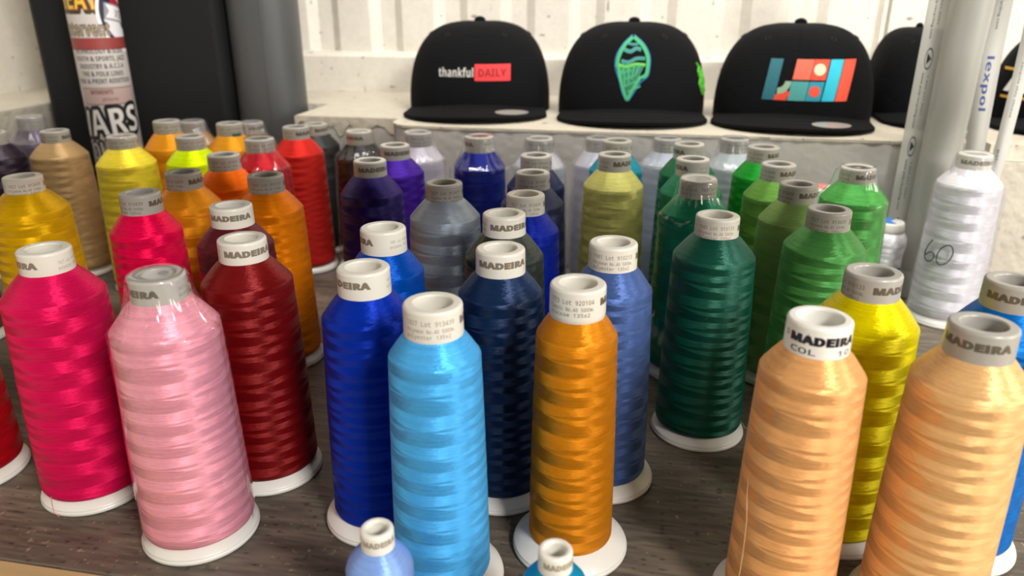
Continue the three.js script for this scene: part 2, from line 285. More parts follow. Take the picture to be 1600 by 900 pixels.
// [x, z, height, colour, fill, turn of the print in degrees, print, opts, label]
const AMB = 'grey';
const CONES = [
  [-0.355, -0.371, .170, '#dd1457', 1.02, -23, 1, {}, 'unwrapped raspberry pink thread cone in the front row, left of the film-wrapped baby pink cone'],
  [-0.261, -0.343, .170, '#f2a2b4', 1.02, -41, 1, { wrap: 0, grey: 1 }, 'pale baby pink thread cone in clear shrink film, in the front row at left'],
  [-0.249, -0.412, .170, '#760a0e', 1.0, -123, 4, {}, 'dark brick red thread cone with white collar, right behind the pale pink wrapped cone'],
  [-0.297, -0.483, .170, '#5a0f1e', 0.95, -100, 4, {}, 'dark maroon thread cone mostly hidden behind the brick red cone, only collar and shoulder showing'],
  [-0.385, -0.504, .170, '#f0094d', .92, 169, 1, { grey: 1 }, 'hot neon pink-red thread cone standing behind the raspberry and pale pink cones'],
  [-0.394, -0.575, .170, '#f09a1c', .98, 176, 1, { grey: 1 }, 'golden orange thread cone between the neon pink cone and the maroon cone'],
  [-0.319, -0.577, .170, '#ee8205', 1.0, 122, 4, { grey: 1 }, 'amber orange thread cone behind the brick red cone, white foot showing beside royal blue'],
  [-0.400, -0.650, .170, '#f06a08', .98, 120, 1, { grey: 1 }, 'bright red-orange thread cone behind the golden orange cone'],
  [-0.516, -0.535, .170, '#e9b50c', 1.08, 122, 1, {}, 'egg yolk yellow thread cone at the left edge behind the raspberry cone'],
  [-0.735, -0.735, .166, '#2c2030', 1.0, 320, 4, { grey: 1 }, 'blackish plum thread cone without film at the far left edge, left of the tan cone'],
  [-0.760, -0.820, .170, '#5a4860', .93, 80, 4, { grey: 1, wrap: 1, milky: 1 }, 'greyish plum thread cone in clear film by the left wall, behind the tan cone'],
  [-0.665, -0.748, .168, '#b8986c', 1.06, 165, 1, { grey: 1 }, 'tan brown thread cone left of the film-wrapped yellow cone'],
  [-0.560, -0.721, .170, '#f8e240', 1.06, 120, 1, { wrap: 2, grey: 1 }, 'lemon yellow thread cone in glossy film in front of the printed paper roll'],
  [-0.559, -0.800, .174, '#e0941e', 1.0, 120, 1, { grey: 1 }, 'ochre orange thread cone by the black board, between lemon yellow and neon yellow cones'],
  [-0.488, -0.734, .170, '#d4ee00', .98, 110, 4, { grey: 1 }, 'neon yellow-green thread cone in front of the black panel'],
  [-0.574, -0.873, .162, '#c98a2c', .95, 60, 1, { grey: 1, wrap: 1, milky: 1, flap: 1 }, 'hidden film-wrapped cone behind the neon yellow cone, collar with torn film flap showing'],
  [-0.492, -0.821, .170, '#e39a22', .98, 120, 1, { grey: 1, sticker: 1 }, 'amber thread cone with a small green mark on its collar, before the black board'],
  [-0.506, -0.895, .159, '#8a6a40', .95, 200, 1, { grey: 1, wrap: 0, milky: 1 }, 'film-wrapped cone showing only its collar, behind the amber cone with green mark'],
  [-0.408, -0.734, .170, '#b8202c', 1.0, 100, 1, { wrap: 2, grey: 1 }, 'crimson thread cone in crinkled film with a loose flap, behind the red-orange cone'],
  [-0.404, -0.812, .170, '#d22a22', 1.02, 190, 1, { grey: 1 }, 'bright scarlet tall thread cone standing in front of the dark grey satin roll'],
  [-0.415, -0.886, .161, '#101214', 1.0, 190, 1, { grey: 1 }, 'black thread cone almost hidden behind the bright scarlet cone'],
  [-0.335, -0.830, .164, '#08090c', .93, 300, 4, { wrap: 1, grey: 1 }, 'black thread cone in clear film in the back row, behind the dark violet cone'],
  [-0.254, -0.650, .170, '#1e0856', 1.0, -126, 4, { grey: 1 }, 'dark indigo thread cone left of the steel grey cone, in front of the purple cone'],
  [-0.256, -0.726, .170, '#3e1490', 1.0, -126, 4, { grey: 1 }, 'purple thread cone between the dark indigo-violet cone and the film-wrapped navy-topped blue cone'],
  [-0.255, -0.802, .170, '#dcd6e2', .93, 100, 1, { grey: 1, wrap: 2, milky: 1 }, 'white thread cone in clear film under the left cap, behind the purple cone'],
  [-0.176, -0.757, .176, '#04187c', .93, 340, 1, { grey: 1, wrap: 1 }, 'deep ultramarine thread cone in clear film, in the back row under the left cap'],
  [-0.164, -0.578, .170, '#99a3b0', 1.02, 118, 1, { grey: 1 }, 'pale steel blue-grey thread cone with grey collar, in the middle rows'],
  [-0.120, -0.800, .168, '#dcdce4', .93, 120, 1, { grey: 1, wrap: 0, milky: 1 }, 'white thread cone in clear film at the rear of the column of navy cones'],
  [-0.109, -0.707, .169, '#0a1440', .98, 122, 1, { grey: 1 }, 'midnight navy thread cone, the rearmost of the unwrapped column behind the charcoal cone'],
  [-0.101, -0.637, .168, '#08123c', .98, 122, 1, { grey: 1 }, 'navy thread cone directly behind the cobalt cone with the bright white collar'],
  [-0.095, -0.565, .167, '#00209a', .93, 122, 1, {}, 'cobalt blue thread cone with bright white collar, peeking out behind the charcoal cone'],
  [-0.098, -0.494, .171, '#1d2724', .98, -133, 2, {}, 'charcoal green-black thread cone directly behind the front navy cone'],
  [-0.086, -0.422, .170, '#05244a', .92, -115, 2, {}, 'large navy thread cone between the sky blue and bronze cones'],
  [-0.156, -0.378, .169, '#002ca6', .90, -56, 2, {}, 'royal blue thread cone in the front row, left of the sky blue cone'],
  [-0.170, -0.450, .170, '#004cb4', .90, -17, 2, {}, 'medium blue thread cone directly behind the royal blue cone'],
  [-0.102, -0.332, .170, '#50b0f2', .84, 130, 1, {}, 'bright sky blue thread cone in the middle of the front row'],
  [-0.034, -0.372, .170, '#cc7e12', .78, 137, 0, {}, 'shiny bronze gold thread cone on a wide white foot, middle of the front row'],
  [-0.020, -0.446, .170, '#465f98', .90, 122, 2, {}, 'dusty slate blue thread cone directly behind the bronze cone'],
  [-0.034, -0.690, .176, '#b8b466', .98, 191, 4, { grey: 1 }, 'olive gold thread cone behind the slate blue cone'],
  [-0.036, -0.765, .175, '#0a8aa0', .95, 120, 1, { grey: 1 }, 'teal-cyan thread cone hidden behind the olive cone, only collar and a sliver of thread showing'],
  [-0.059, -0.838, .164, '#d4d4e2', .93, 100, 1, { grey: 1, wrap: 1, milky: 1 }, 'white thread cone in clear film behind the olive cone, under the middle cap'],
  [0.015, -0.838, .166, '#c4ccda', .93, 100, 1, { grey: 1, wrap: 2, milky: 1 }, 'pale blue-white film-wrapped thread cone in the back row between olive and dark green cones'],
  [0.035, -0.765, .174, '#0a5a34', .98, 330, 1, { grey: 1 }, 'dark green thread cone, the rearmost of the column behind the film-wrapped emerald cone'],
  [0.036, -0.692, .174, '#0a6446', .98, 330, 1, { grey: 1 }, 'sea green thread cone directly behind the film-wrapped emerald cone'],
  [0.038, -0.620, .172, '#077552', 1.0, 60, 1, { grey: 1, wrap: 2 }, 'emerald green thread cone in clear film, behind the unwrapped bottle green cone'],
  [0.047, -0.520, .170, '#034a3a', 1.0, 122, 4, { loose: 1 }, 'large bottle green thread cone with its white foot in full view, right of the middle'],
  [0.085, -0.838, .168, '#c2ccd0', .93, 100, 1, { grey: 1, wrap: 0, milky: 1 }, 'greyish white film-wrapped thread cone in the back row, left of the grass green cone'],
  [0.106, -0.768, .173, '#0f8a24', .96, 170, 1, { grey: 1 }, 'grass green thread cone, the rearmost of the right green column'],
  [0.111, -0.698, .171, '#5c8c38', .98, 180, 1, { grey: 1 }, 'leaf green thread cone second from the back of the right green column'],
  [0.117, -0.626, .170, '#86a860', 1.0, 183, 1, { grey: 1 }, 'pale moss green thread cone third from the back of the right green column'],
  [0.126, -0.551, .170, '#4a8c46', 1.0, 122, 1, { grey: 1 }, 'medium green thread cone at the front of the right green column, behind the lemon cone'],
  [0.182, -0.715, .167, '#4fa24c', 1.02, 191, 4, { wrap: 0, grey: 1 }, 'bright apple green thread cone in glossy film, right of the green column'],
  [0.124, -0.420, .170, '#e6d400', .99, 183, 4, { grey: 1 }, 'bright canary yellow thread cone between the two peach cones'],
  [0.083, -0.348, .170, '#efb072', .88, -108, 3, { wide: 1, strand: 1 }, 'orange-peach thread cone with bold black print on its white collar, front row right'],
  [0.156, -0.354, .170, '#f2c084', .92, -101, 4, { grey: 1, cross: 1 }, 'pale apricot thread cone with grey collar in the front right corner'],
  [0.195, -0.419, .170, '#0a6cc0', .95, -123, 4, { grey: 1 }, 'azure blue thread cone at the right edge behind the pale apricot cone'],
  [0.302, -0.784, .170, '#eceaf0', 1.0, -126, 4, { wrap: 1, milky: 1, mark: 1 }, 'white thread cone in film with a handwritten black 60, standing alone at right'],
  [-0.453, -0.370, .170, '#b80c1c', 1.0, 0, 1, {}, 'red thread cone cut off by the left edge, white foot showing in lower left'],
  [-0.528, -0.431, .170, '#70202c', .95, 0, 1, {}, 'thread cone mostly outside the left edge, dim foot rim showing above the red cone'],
  [-0.641, -0.562, .170, '#6b5a48', 1.0, 0, 1, { grey: 1 }, 'taupe brown thread cone cut off by the left edge, beside the yolk yellow cone'],
];
const inkMat = std({ color: lin('#15151c'), roughness: 0.6 });
CONES.forEach(([x, z, ht, hex, fill, turn, print, o, label], i) => {
  const c = protoCone.clone(); c.name = numbered('thread_cone'); scene.add(c);
  c.position.set(x, S + 0.0002, z); c.scale.y = ht / 0.17;
  c.userData = { label, category: 'thread cone', group: GROUP };
  const face = atan2(0 - x, 0 - z) ;                        // local +z towards the aisle
  c.rotation.y = 0;
  const [fl, th, co] = c.children;
  const wv = (i * 7 + (i >> 1)) % 3;
  th.geometry = TG[i % 3]; th.material = threadMat(hex, wv); th.scale.set(fill, 1, fill); th.rotation.y = i * 2.399;
  co.rotation.y = face - (turn - 180) * PI / 180 * 0 + 0; co.geometry = o.wide ? collarWide : collarGeo;
  co.rotation.y = face + PI - (turn / 360) * 2 * PI + PI;
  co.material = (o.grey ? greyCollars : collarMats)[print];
  if (o.wrap !== undefined) { const w = mesh('plastic_wrap', wrapGeos[o.wrap], o.milky ? wrapMilky : wrapMat, c); w.rotation.y = face + i * 0.7 - 0.4; w.userData.label = 'clear shrink film around the cone'; }
  if (o.flap) mesh('film_flap', gridGeo(6, 6, (u, v) => [0.012 + 0.016 * v + 0.002 * sin(u * 5), 0.166 - 0.02 * v - 0.006 * u, 0.008 + 0.012 * u], false), wrapMilky, c);
  if (o.sticker) { const s = mesh('green_mark', gridGeo(8, 2, (u, v) => { const a = face + 0.1 + 0.75 * u; return [0.01535 * sin(a), 0.1545 + 0.0045 * v, 0.01535 * cos(a)]; }), std({ color: lin('#0c5a50'), roughness: 0.6 }), c); }
  if (o.loose) mesh('loose_thread', tube([[0.031, 0.014, 0.006], [0.036, 0.0075, 0.006], [0.041, 0.010, 0.005], [0.048, 0.016, 0.001], [0.056, 0.02, -0.006]], 0.00022, 30, 5), std({ color: lin('#8f9a86'), roughness: 0.5 }), c);
  if (o.strand) mesh('loose_thread', tube([[-0.0232, 0.095, 0.010], [-0.0245, 0.08, 0.012], [-0.0235, 0.06, 0.0165], [-0.0240, 0.03, 0.0195], [-0.0262, 0.0095, 0.021]], 0.00014, 30, 5), std({ color: lin('#f4cf9a'), roughness: 0.5 }), c);
  if (o.cross) mesh('loose_thread', tube(Array.from({ length: 9 }, (_, k) => { const a = face - 0.75 + k * 0.2, y = 0.108 - 0.0052 * k, r = 0.0283 * fill + 0.0034 * (0.14 - y) / 0.13 * fill + 0.0002; return [r * sin(a), y, r * cos(a)]; }), 0.0002, 40, 5), std({ color: lin('#d59a50'), roughness: 0.5 }), c);
  if (o.mark) {                                              // 60 in marker pen on the film, turned towards the left
    const R = 0.0337, on = (u, v) => { const a = face - 0.80 + u * 0.78, y = 0.066 + v * 0.022; return [R * sin(a), y, R * cos(a)]; };
    const six = [[0.22, 1.0], [0.08, 0.7], [0.0, 0.35], [0.06, 0.06], [0.22, 0.0], [0.36, 0.14], [0.4, 0.34], [0.3, 0.46], [0.14, 0.38], [0.05, 0.25]];
    const zero = Array.from({ length: 15 }, (_, k) => { const a = -k / 14 * 2 * PI * 1.03 + 2.2; return [0.75 + 0.24 * cos(a) + 0.08 * sin(a), 0.46 + 0.47 * sin(a)]; });
    mesh('marker_writing', mergeGeometries([six, zero].map((l) => tube(l.map((q) => on(...q)), 0.00055, 50, 6))), inkMat, c);
  }
  shade(c);
});
{ // a strand lying down the foot of the raspberry cone is part of that cone
  const m = scene.getObjectByName('thread_cone'); const f = atan2(0.355, 0.371);
  mesh('loose_thread', tube([[0.0325 * sin(f - 1.0), 0.013, 0.0325 * cos(f - 1.0)], [0.0338 * sin(f - 0.97), 0.0058, 0.0338 * cos(f - 0.97)], [0.0352 * sin(f - 0.9), 0.003, 0.0352 * cos(f - 0.9)], [0.0354 * sin(f - 0.8), 0.0008, 0.0354 * cos(f - 0.8)]], 0.0002, 20, 5), std({ color: lin('#e0708a'), roughness: 0.5 }), m);
}

// small cones on the pine board in front
function smallCone(x, z, hex, w, label) {
  const t = thing('small_thread_cone', label, 'thread cone', [x, S + 0.0002, z], 0, 'small cones at the front edge');
  const H = 0.08, R = 0.0158;
  mesh('base_flange', lathe([[0, 0], [0.0185, 0], [0.019, 0.0008], [0.0188, 0.002], [0.0155, 0.006], [0.01, 0.008], [0.009, 0.04]], 48), plasticWhite, t);
  mesh('thread_winding', lathe([[R - 0.003, 0.0052], [R, 0.006], ...Array.from({ length: 12 }, (_, k) => [R + 0.0002, 0.008 + 0.0045 * k]), [R - 0.0004, 0.0595], [R - 0.0016, 0.0625], [R - 0.0038, 0.0655], [0.0095, 0.0685], [0.0072, 0.0702]], 56, (y) => y < 0.0595 ? 0.5 * y / 0.0595 : 0.88 + 0.1 * (y - 0.0595) / 0.011), threadMat(hex, w), t);
  mesh('collar', lathe([[0, 0.05], [0.0046, 0.05], [0.0046, 0.0786], [0.0052, H], [0.0070, H], [0.0077, 0.0792], [0.0079, 0.078], [0.0079, 0.0692], [0.0076, 0.067], [0.0068, 0.066]], 48, (y, r, k) => (k <= 4 ? 1 : k >= 8 ? 0 : max(0, min(1, (y - 0.0688) / 0.0104)))), collarLook(collarTex(['1134', 'No.40 1000m.', '135x2'], '#b4ada2', '#a59d90'), '#e6e3dc'), t).rotation.y = 2.4;
  return shade(t);
}
smallCone(-0.115, -0.271, '#86a8ea', 1, 'small periwinkle blue thread cone cut off by the bottom edge, beside the sky blue cone');
smallCone(-0.031, -0.272, '#0a8fbe', 0, 'small turquoise thread cone cut off by the bottom edge, in front of the bronze cone');

// small white spools by the ledge
function whiteSpool(x, z, H, top, band, label) {
  const t = thing('small_white_spool', label, 'spool', [x, S + 0.0002, z]);
  const w = threadMat('#e9e8ee', 2);
  mesh('base_flange', lathe([[0, 0], [0.019, 0], [0.0195, 0.0012], [0.019, 0.003], [0.012, 0.005], [0.01, 0.02]], 40), plasticWhite, t);
  mesh('thread_winding', lathe([[0.012, 0.005], [0.016, 0.006], [0.0172, 0.02], [0.017, 0.6 * H], [0.0186, 0.72 * H], [0.0184, 0.8 * H], [0.015, 0.87 * H], [0.0125, 0.88 * H]], 48), w, t);
  mesh('paper_cap', lathe([[0.0125, 0.86 * H], [0.0146, 0.885 * H], [0.0142, 0.93 * H], [0.0136, 0.975 * H], [0.0125, H], [0, H]], 40), plasticWhite, t);
  mesh('top_sticker', gridGeo(14, 4, (u, v) => { const a = 2.4 + u * 4.2; return [0.0118 * v * sin(a) - 0.001, H + 0.0004, 0.0118 * v * cos(a)]; }), std({ color: lin(top), roughness: 0.5, side: THREE.DoubleSide }), t);
  if (band) for (const [a0, a1, c, n] of band) mesh('printed_band', gridGeo(14, 2, (u, v) => { const a = a0 + (a1 - a0) * u; return [0.0178 * sin(a), 0.36 * H + 0.009 * v, 0.0178 * cos(a)]; }), std({ color: lin(c), roughness: 0.5 }), t).userData.label = n;
  return shade(t);
}
whiteSpool(0.252, -0.828, 0.088, '#3f7fd0', [[-1.4, -0.75, '#2a3f7c', 'dark blue print'], [-0.75, 0.15, '#d8694c', 'red-orange print'], [0.15, 0.95, '#2f5fb0', 'blue print']], 'small white thread spool with a blue sticker on top, beside the plastic-wrapped pale roll');
whiteSpool(0.181, -0.836, 0.12, '#d87a6c', null, 'small white spool with reddish top, barely showing between moss green and apple green cones');

// ---------------------------------------------------------------- black panel, printed paper roll, dark roll at left
{
  const t = thing('black_panel', 'tall black board standing behind the yellow cones at left', 'panel', [-0.706, S + 0.0002, -1.02]);
  mesh('board', box(-0.135, 0.135, 0, 0.62, -0.02, 0.07, 0.006), std({ color: lin('#07080c'), roughness: 0.9, bumpMap: roughTex, bumpScale: 0.0004 }), t);
  mesh('edge_strip', box(-0.139, -0.1352, 0.0, 0.62, -0.02, 0.066, 0.0015), std({ color: lin('#23261f'), roughness: 0.6 }), t);
}
{
  const t = thing('dark_vinyl_roll', 'dark grey satin roll standing upright right of the black board', 'roll', [-0.524, S + 0.0002, -0.995]);
  const sp = gridGeo(72, 1, (u, v) => { const a = u * 2 * PI; const r = 0.0455 + 0.0012 * u; return [r * sin(a + 0.35), v * 0.62, r * cos(a + 0.35)]; });
  mesh('vinyl_sheet', sp, phys({ color: lin('#48494a'), roughness: 0.4, side: THREE.DoubleSide }), t);
  mesh('core', lathe([[0.036, 0], [0.040, 0], [0.040, 0.618], [0.036, 0.618]], 40), std({ color: lin('#6c5a44'), roughness: 0.8, side: THREE.DoubleSide }), t);
}
{ // printed paper roll
  const R = 0.0305, HH = 0.5;
  const tex = canvasTex(1024, 2048, (x, w, h) => {
    x.fillStyle = '#bfb9b5'; x.fillRect(0, 0, w, h);
    const Y = (m) => h * (1 - (m + 0.016) / HH);                         // metres above the shelf
    const out = (s, cx, m, size, fill, stroke, lw, sx = 1, rot = 0, font = 'bold') => { x.save(); x.translate(cx, Y(m)); x.rotate(rot); x.scale(sx, 1); x.font = font + ' ' + size + 'px sans-serif'; x.textAlign = 'center'; x.textBaseline = 'middle'; x.lineJoin = 'round'; x.lineWidth = lw; x.strokeStyle = stroke; if (lw) x.strokeText(s, 0, 0); x.fillStyle = fill; x.fillText(s, 0, 0); x.restore(); };
    out('HEAT', 400, 0.288, 150, '#8a1d2c', '#3a3022', 34, 0.9); out('HEAT', 394, 0.289, 140, '#e2b53a', '#7c5518', 6, 0.9);
    // round badge with a ribbon
    x.save(); x.translate(720, Y(0.272)); x.scale(1, 1.0);
    x.fillStyle = '#e9e7e4'; x.beginPath(); x.arc(0, 0, 192, 0, 7); x.fill(); x.fillStyle = '#1c1c3c'; x.beginPath(); x.arc(0, 0, 172, 0, 7); x.fill();
    x.fillStyle = '#dcdade'; x.beginPath(); x.arc(0, 0, 150, 0.15, PI - 0.15); x.fill();
    x.fillStyle = '#a02430'; x.beginPath(); x.moveTo(-90, -40); x.lineTo(-60, -140); x.lineTo(90, -140); x.lineTo(110, -10); x.fill(); x.fillStyle = '#e4dcdc'; x.beginPath(); x.moveTo(-10, -60); x.lineTo(20, -120); x.lineTo(36, -40); x.fill();
    x.fillStyle = '#1c1c3c'; x.beginPath(); x.moveTo(-20, 40); x.lineTo(150, 60); x.lineTo(120, 130); x.lineTo(90, 90); x.lineTo(70, 120); x.lineTo(40, 70); x.lineTo(10, 80); x.fill();
    x.rotate(0.16); x.fillStyle = '#8d8c94'; x.fillRect(-140, -34, 300, 84); x.fillStyle = '#e4e2e4'; x.beginPath(); x.moveTo(-130, -28); x.lineTo(150, -20); x.lineTo(150, 36); x.lineTo(-130, 40); x.lineTo(-104, 4); x.fill();
    x.fillStyle = '#77767e'; x.font = 'bold 56px sans-serif'; x.fillText('XEE', -60, 30); x.restore();
    out('Intervent', 430, 0.254, 92, '#9a8a74', '#3e3428', 9, 0.8);
    x.fillStyle = '#8c3a38'; x.fillRect(250, Y(0.2435), 560, 60);
    const rows = ['TECHNOLOGY & SLIDE', 'YOUTH & SPORTS, JAZZ', 'INDUSTRY & A.C.I.A', 'THE & FOLK LINES', 'FINE & PRINT ADDITION'];
    rows.forEach((s, k) => out(s, 500, 0.2275 - k * 0.0092, 34, '#2a2028', '#000', 0, 0.98));
    x.fillStyle = '#b9a09c'; x.fillRect(330, Y(0.182), 380, 84); x.strokeStyle = '#6a4c4c'; x.lineWidth = 4; x.strokeRect(330, Y(0.182), 380, 84); out('MOMENTS', 470, 0.177, 30, '#5a2426', '#000', 0); out('pictures', 520, 0.168, 26, '#8a6a68', '#000', 0);
    out('WARS', 432, 0.138, 190, '#e6e4e0', '#15151c', 44, 1.05, -0.06); out('WARS', 432, 0.138, 190, '#e6e4e0', '#15151c', 2, 1.05, -0.06);
    out('OUR', 420, 0.102, 130, '#bdbab6', '#15151c', 30, 0.9, -0.1);
    out('TIME', 470, 0.07, 110, '#d6d3cf', '#15151c', 24, 0.9, -0.06);
  });
  const t = thing('printed_paper_roll', 'white printed paper roll standing in front of the black board at left', 'poster roll', [-0.713, S + 0.0002, -0.908], atan2(0.713, 0.908));
  mesh('printed_sheet', gridGeo(72, 1, (u, v) => { const a = (u - 0.5) * 2 * PI; return [R * sin(a), v * HH, R * cos(a)]; }, true), std({ map: tex, roughness: 0.5, side: THREE.DoubleSide }), t);
}

// ---------------------------------------------------------------- caps
const capCloth = phys({ color: lin('#06070a'), roughness: 0.95, specularIntensity: 0.35, bumpMap: roughTex, bumpScale: 0.0006 });
const capUnder = std({ color: lin('#082a1f'), roughness: 0.8 });
const capSeam = std({ color: lin('#0d0e12'), roughness: 0.9 });
const CA = 0.0955, CB = 0.094, CH = 0.113, CN = 2.25;
const crownR = (s) => pow(max(0, cos(s)), 0.58);
function crownPt(phi, s, off = 0) {
  const r = crownR(s), e = 2 / CN, cx = sin(phi), cz = cos(phi), front = 0.5 + 0.5 * cz;
  const back = r; // the front panels stand steeper than the back
  const rr = r + 0.03 * front * sin(2 * s) ;
  return [(CA + off) * rr * sign(cx) * pow(abs(cx), e), (CH + off) * pow(sin(s), 0.92), (CB + off) * rr * sign(cz) * pow(abs(cz), e) - 0.010 * sin(s) * sin(s)];
}
function onCrown(x, y, off) {                     // the point of the crown's front at local x, y
  let s = Math.asin(min(1, pow(min(1, y / (CH + off)), 1 / 0.92)));
  let lo = -1.5, hi = 1.5; for (let i = 0; i < 40; i++) { const m = (lo + hi) / 2; if (crownPt(m, s, off)[0] < x) lo = m; else hi = m; }
  return crownPt((lo + hi) / 2, s, off);
}
const visorPt = (u, w, off = 0) => {              // u -1..1 across, w 0..1 outwards
  const a = u * 1.34, i = crownPt(a * 0.97, 0.09, -0.004), ox = 0.0945 * sin(a), oz = 0.062 + 0.092 * pow(max(0, cos(a)), 0.8);
  const k = w, x = i[0] + (ox - i[0]) * k, z = i[2] + (oz - i[2]) * k, arc = 0.013 * (1 - pow(abs(x) / 0.1, 2)) * (1 - 0.62 * k);
  return [x, 0.0035 + arc + off, z];
};
const crownGeo = gridGeo(96, 30, (u, v) => crownPt((u - 0.5) * 2 * PI, v * PI / 2 * 0.9999), true, (u, v) => [u * 2, v]);
const visorTop = mergeGeometries([gridGeo(48, 14, (u, v) => visorPt(u * 2 - 1, v), false), gridGeo(48, 1, (u, v) => { const p = visorPt(u * 2 - 1, 1); return [p[0], p[1] - 0.0034 * v, p[2]]; }), ]);
const visorLow = gridGeo(48, 14, (u, v) => visorPt(u * 2 - 1, v, -0.0034), false);
const visorRidge = mergeGeometries([0.45, 0.65, 0.85].map((w) => tube(Array.from({ length: 21 }, (_, k) => visorPt(-0.94 + 1.88 * k / 20, w, 0.0001)), 0.00035, 60, 5)));
const buttonGeo = lathe([[0.0001, 0.006], [0.003, 0.0056], [0.006, 0.0042], [0.0075, 0.002], [0.0075, -0.002]], 24); buttonGeo.translate(0, CH, -0.010);
const seamGeo = mergeGeometries([0, PI / 3, -PI / 3, 2 * PI / 3, -2 * PI / 3, PI].map((a) => tube(Array.from({ length: 16 }, (_, k) => crownPt(a + (a === 0 ? 1e-4 : 0), 0.02 + 1.5 * k / 15, -0.0003)), 0.0006, 40, 6)));
const eyelet = (a) => { const p = new THREE.Vector3(...crownPt(a, 1.02, 0.0003)), q = new THREE.Vector3(...crownPt(a, 1.02, 0.01)).sub(p).normalize(); const g = new THREE.TorusGeometry(0.0028, 0.0007, 6, 18); g.applyQuaternion(new THREE.Quaternion().setFromUnitVectors(new THREE.Vector3(0, 0, 1), q)); g.translate(p.x, p.y, p.z); return g; };
const protoCap = new THREE.Group();
mesh('crown', crownGeo, capCloth, protoCap);
{ const v = mesh('visor', visorTop, capCloth, protoCap); mesh('visor_underside', visorLow, capUnder, protoCap).userData.label = 'dark green visor underside'; mesh('stitching', visorRidge, capSeam, v); }
mesh('top_button', buttonGeo, capCloth, protoCap);
mesh('seam', seamGeo, capCloth, protoCap);
for (const a of [PI / 6, -PI / 6, PI / 2, -PI / 2]) mesh('eyelet', eyelet(a), capSeam, protoCap);
const thread3 = (hex) => std({ color: lin(hex), roughness: 0.55, bumpMap: roughTex, bumpScale: 0.0006, side: THREE.DoubleSide });
function quadPatch(p00, p10, p11, p01, off, n = 10) { return gridGeo(n, n, (u, v) => { const x = (p00[0] * (1 - u) + p10[0] * u) * (1 - v) + (p01[0] * (1 - u) + p11[0] * u) * v, y = (p00[1] * (1 - u) + p10[1] * u) * (1 - v) + (p01[1] * (1 - u) + p11[1] * u) * v; return onCrown(x, y, off); }); }
function discPatch(cx, cy, r, off, a0 = 0, a1 = 2 * PI, r0 = 0) { return gridGeo(24, 3, (u, v) => { const a = a0 + (a1 - a0) * u, q = r0 + (r - r0) * v; return onCrown(cx + q * cos(a), cy + q * sin(a), off); }); }
function strokePatch(pts, w, off, close = false) {
  const c = new THREE.CatmullRomCurve3(pts.map(([x, y]) => new THREE.Vector3(x, y, 0)), close), n = pts.length * 6;
  return gridGeo(n, 2, (u, v) => { const p = c.getPoint(u), t = c.getTangent(u); const k = (v - 0.5) * w; return onCrown(p.x - t.y * k, p.y + t.x * k, off + 0.0004 * (1 - abs(2 * v - 1))); });
}
function textPatch(s, x0, y0, width, height, off) {
  let g = mergeGeometries(bold.generateShapes(s, 1).map((sh) => new THREE.ShapeGeometry(sh, 5))); g.computeBoundingBox(); const b = g.boundingBox, p = g.attributes.position;
  for (let i = 0; i < p.count; i++) { const q = onCrown(x0 + (p.getX(i) - b.min.x) / (b.max.x - b.min.x) * width, y0 + (p.getY(i) - b.min.y) / (b.max.y - b.min.y) * height, off); p.setXYZ(i, ...q); }
  g.computeVertexNormals(); return g;
}
function makeCap(x, z, turn, label, y = T) {
  const c = protoCap.clone(); c.name = numbered('snapback_cap'); scene.add(c); c.position.set(x, y + 0.0003, z); c.rotation.y = turn; c.userData = { label, category: 'cap', group: 'caps on the white ledge' };
  return c;
}
function sizeSticker(c, u0, w0) {
  mesh('size_sticker', gridGeo(28, 4, (u, v) => { const a = u * 2 * PI; return visorPt(u0 + 0.20 * v * cos(a), w0 + 0.20 * v * sin(a), 0.0007); }), phys({ color: lin('#b9b4ae'), metalness: 0.5, roughness: 0.35, side: THREE.DoubleSide }), c).userData.label = 'oval silver size sticker';
}
const cap1 = makeCap(-0.240, -1.045, 0.14, 'black flat-brim cap with white and red lettering, leftmost on the ledge');
mesh('white_lettering', textPatch('thankful', -0.046, 0.049, 0.045, 0.0115, 0.0007), thread3('#c9c7c2'), cap1);
{ const p = mesh('red_patch', quadPatch([0.0005, 0.0445], [0.0455, 0.0445], [0.0455, 0.0645], [0.0005, 0.0645], 0.0007), thread3('#d02329'), cap1); mesh('patch_lettering', textPatch('DAILY', 0.0055, 0.050, 0.035, 0.009, 0.0011), thread3('#8c1318'), p); }
sizeSticker(cap1, 0.42, 0.62);
const cap2 = makeCap(-0.0345, -1.045, 0.06, 'black flat-brim cap with a green ice cream cone embroidery, in the middle of the ledge');
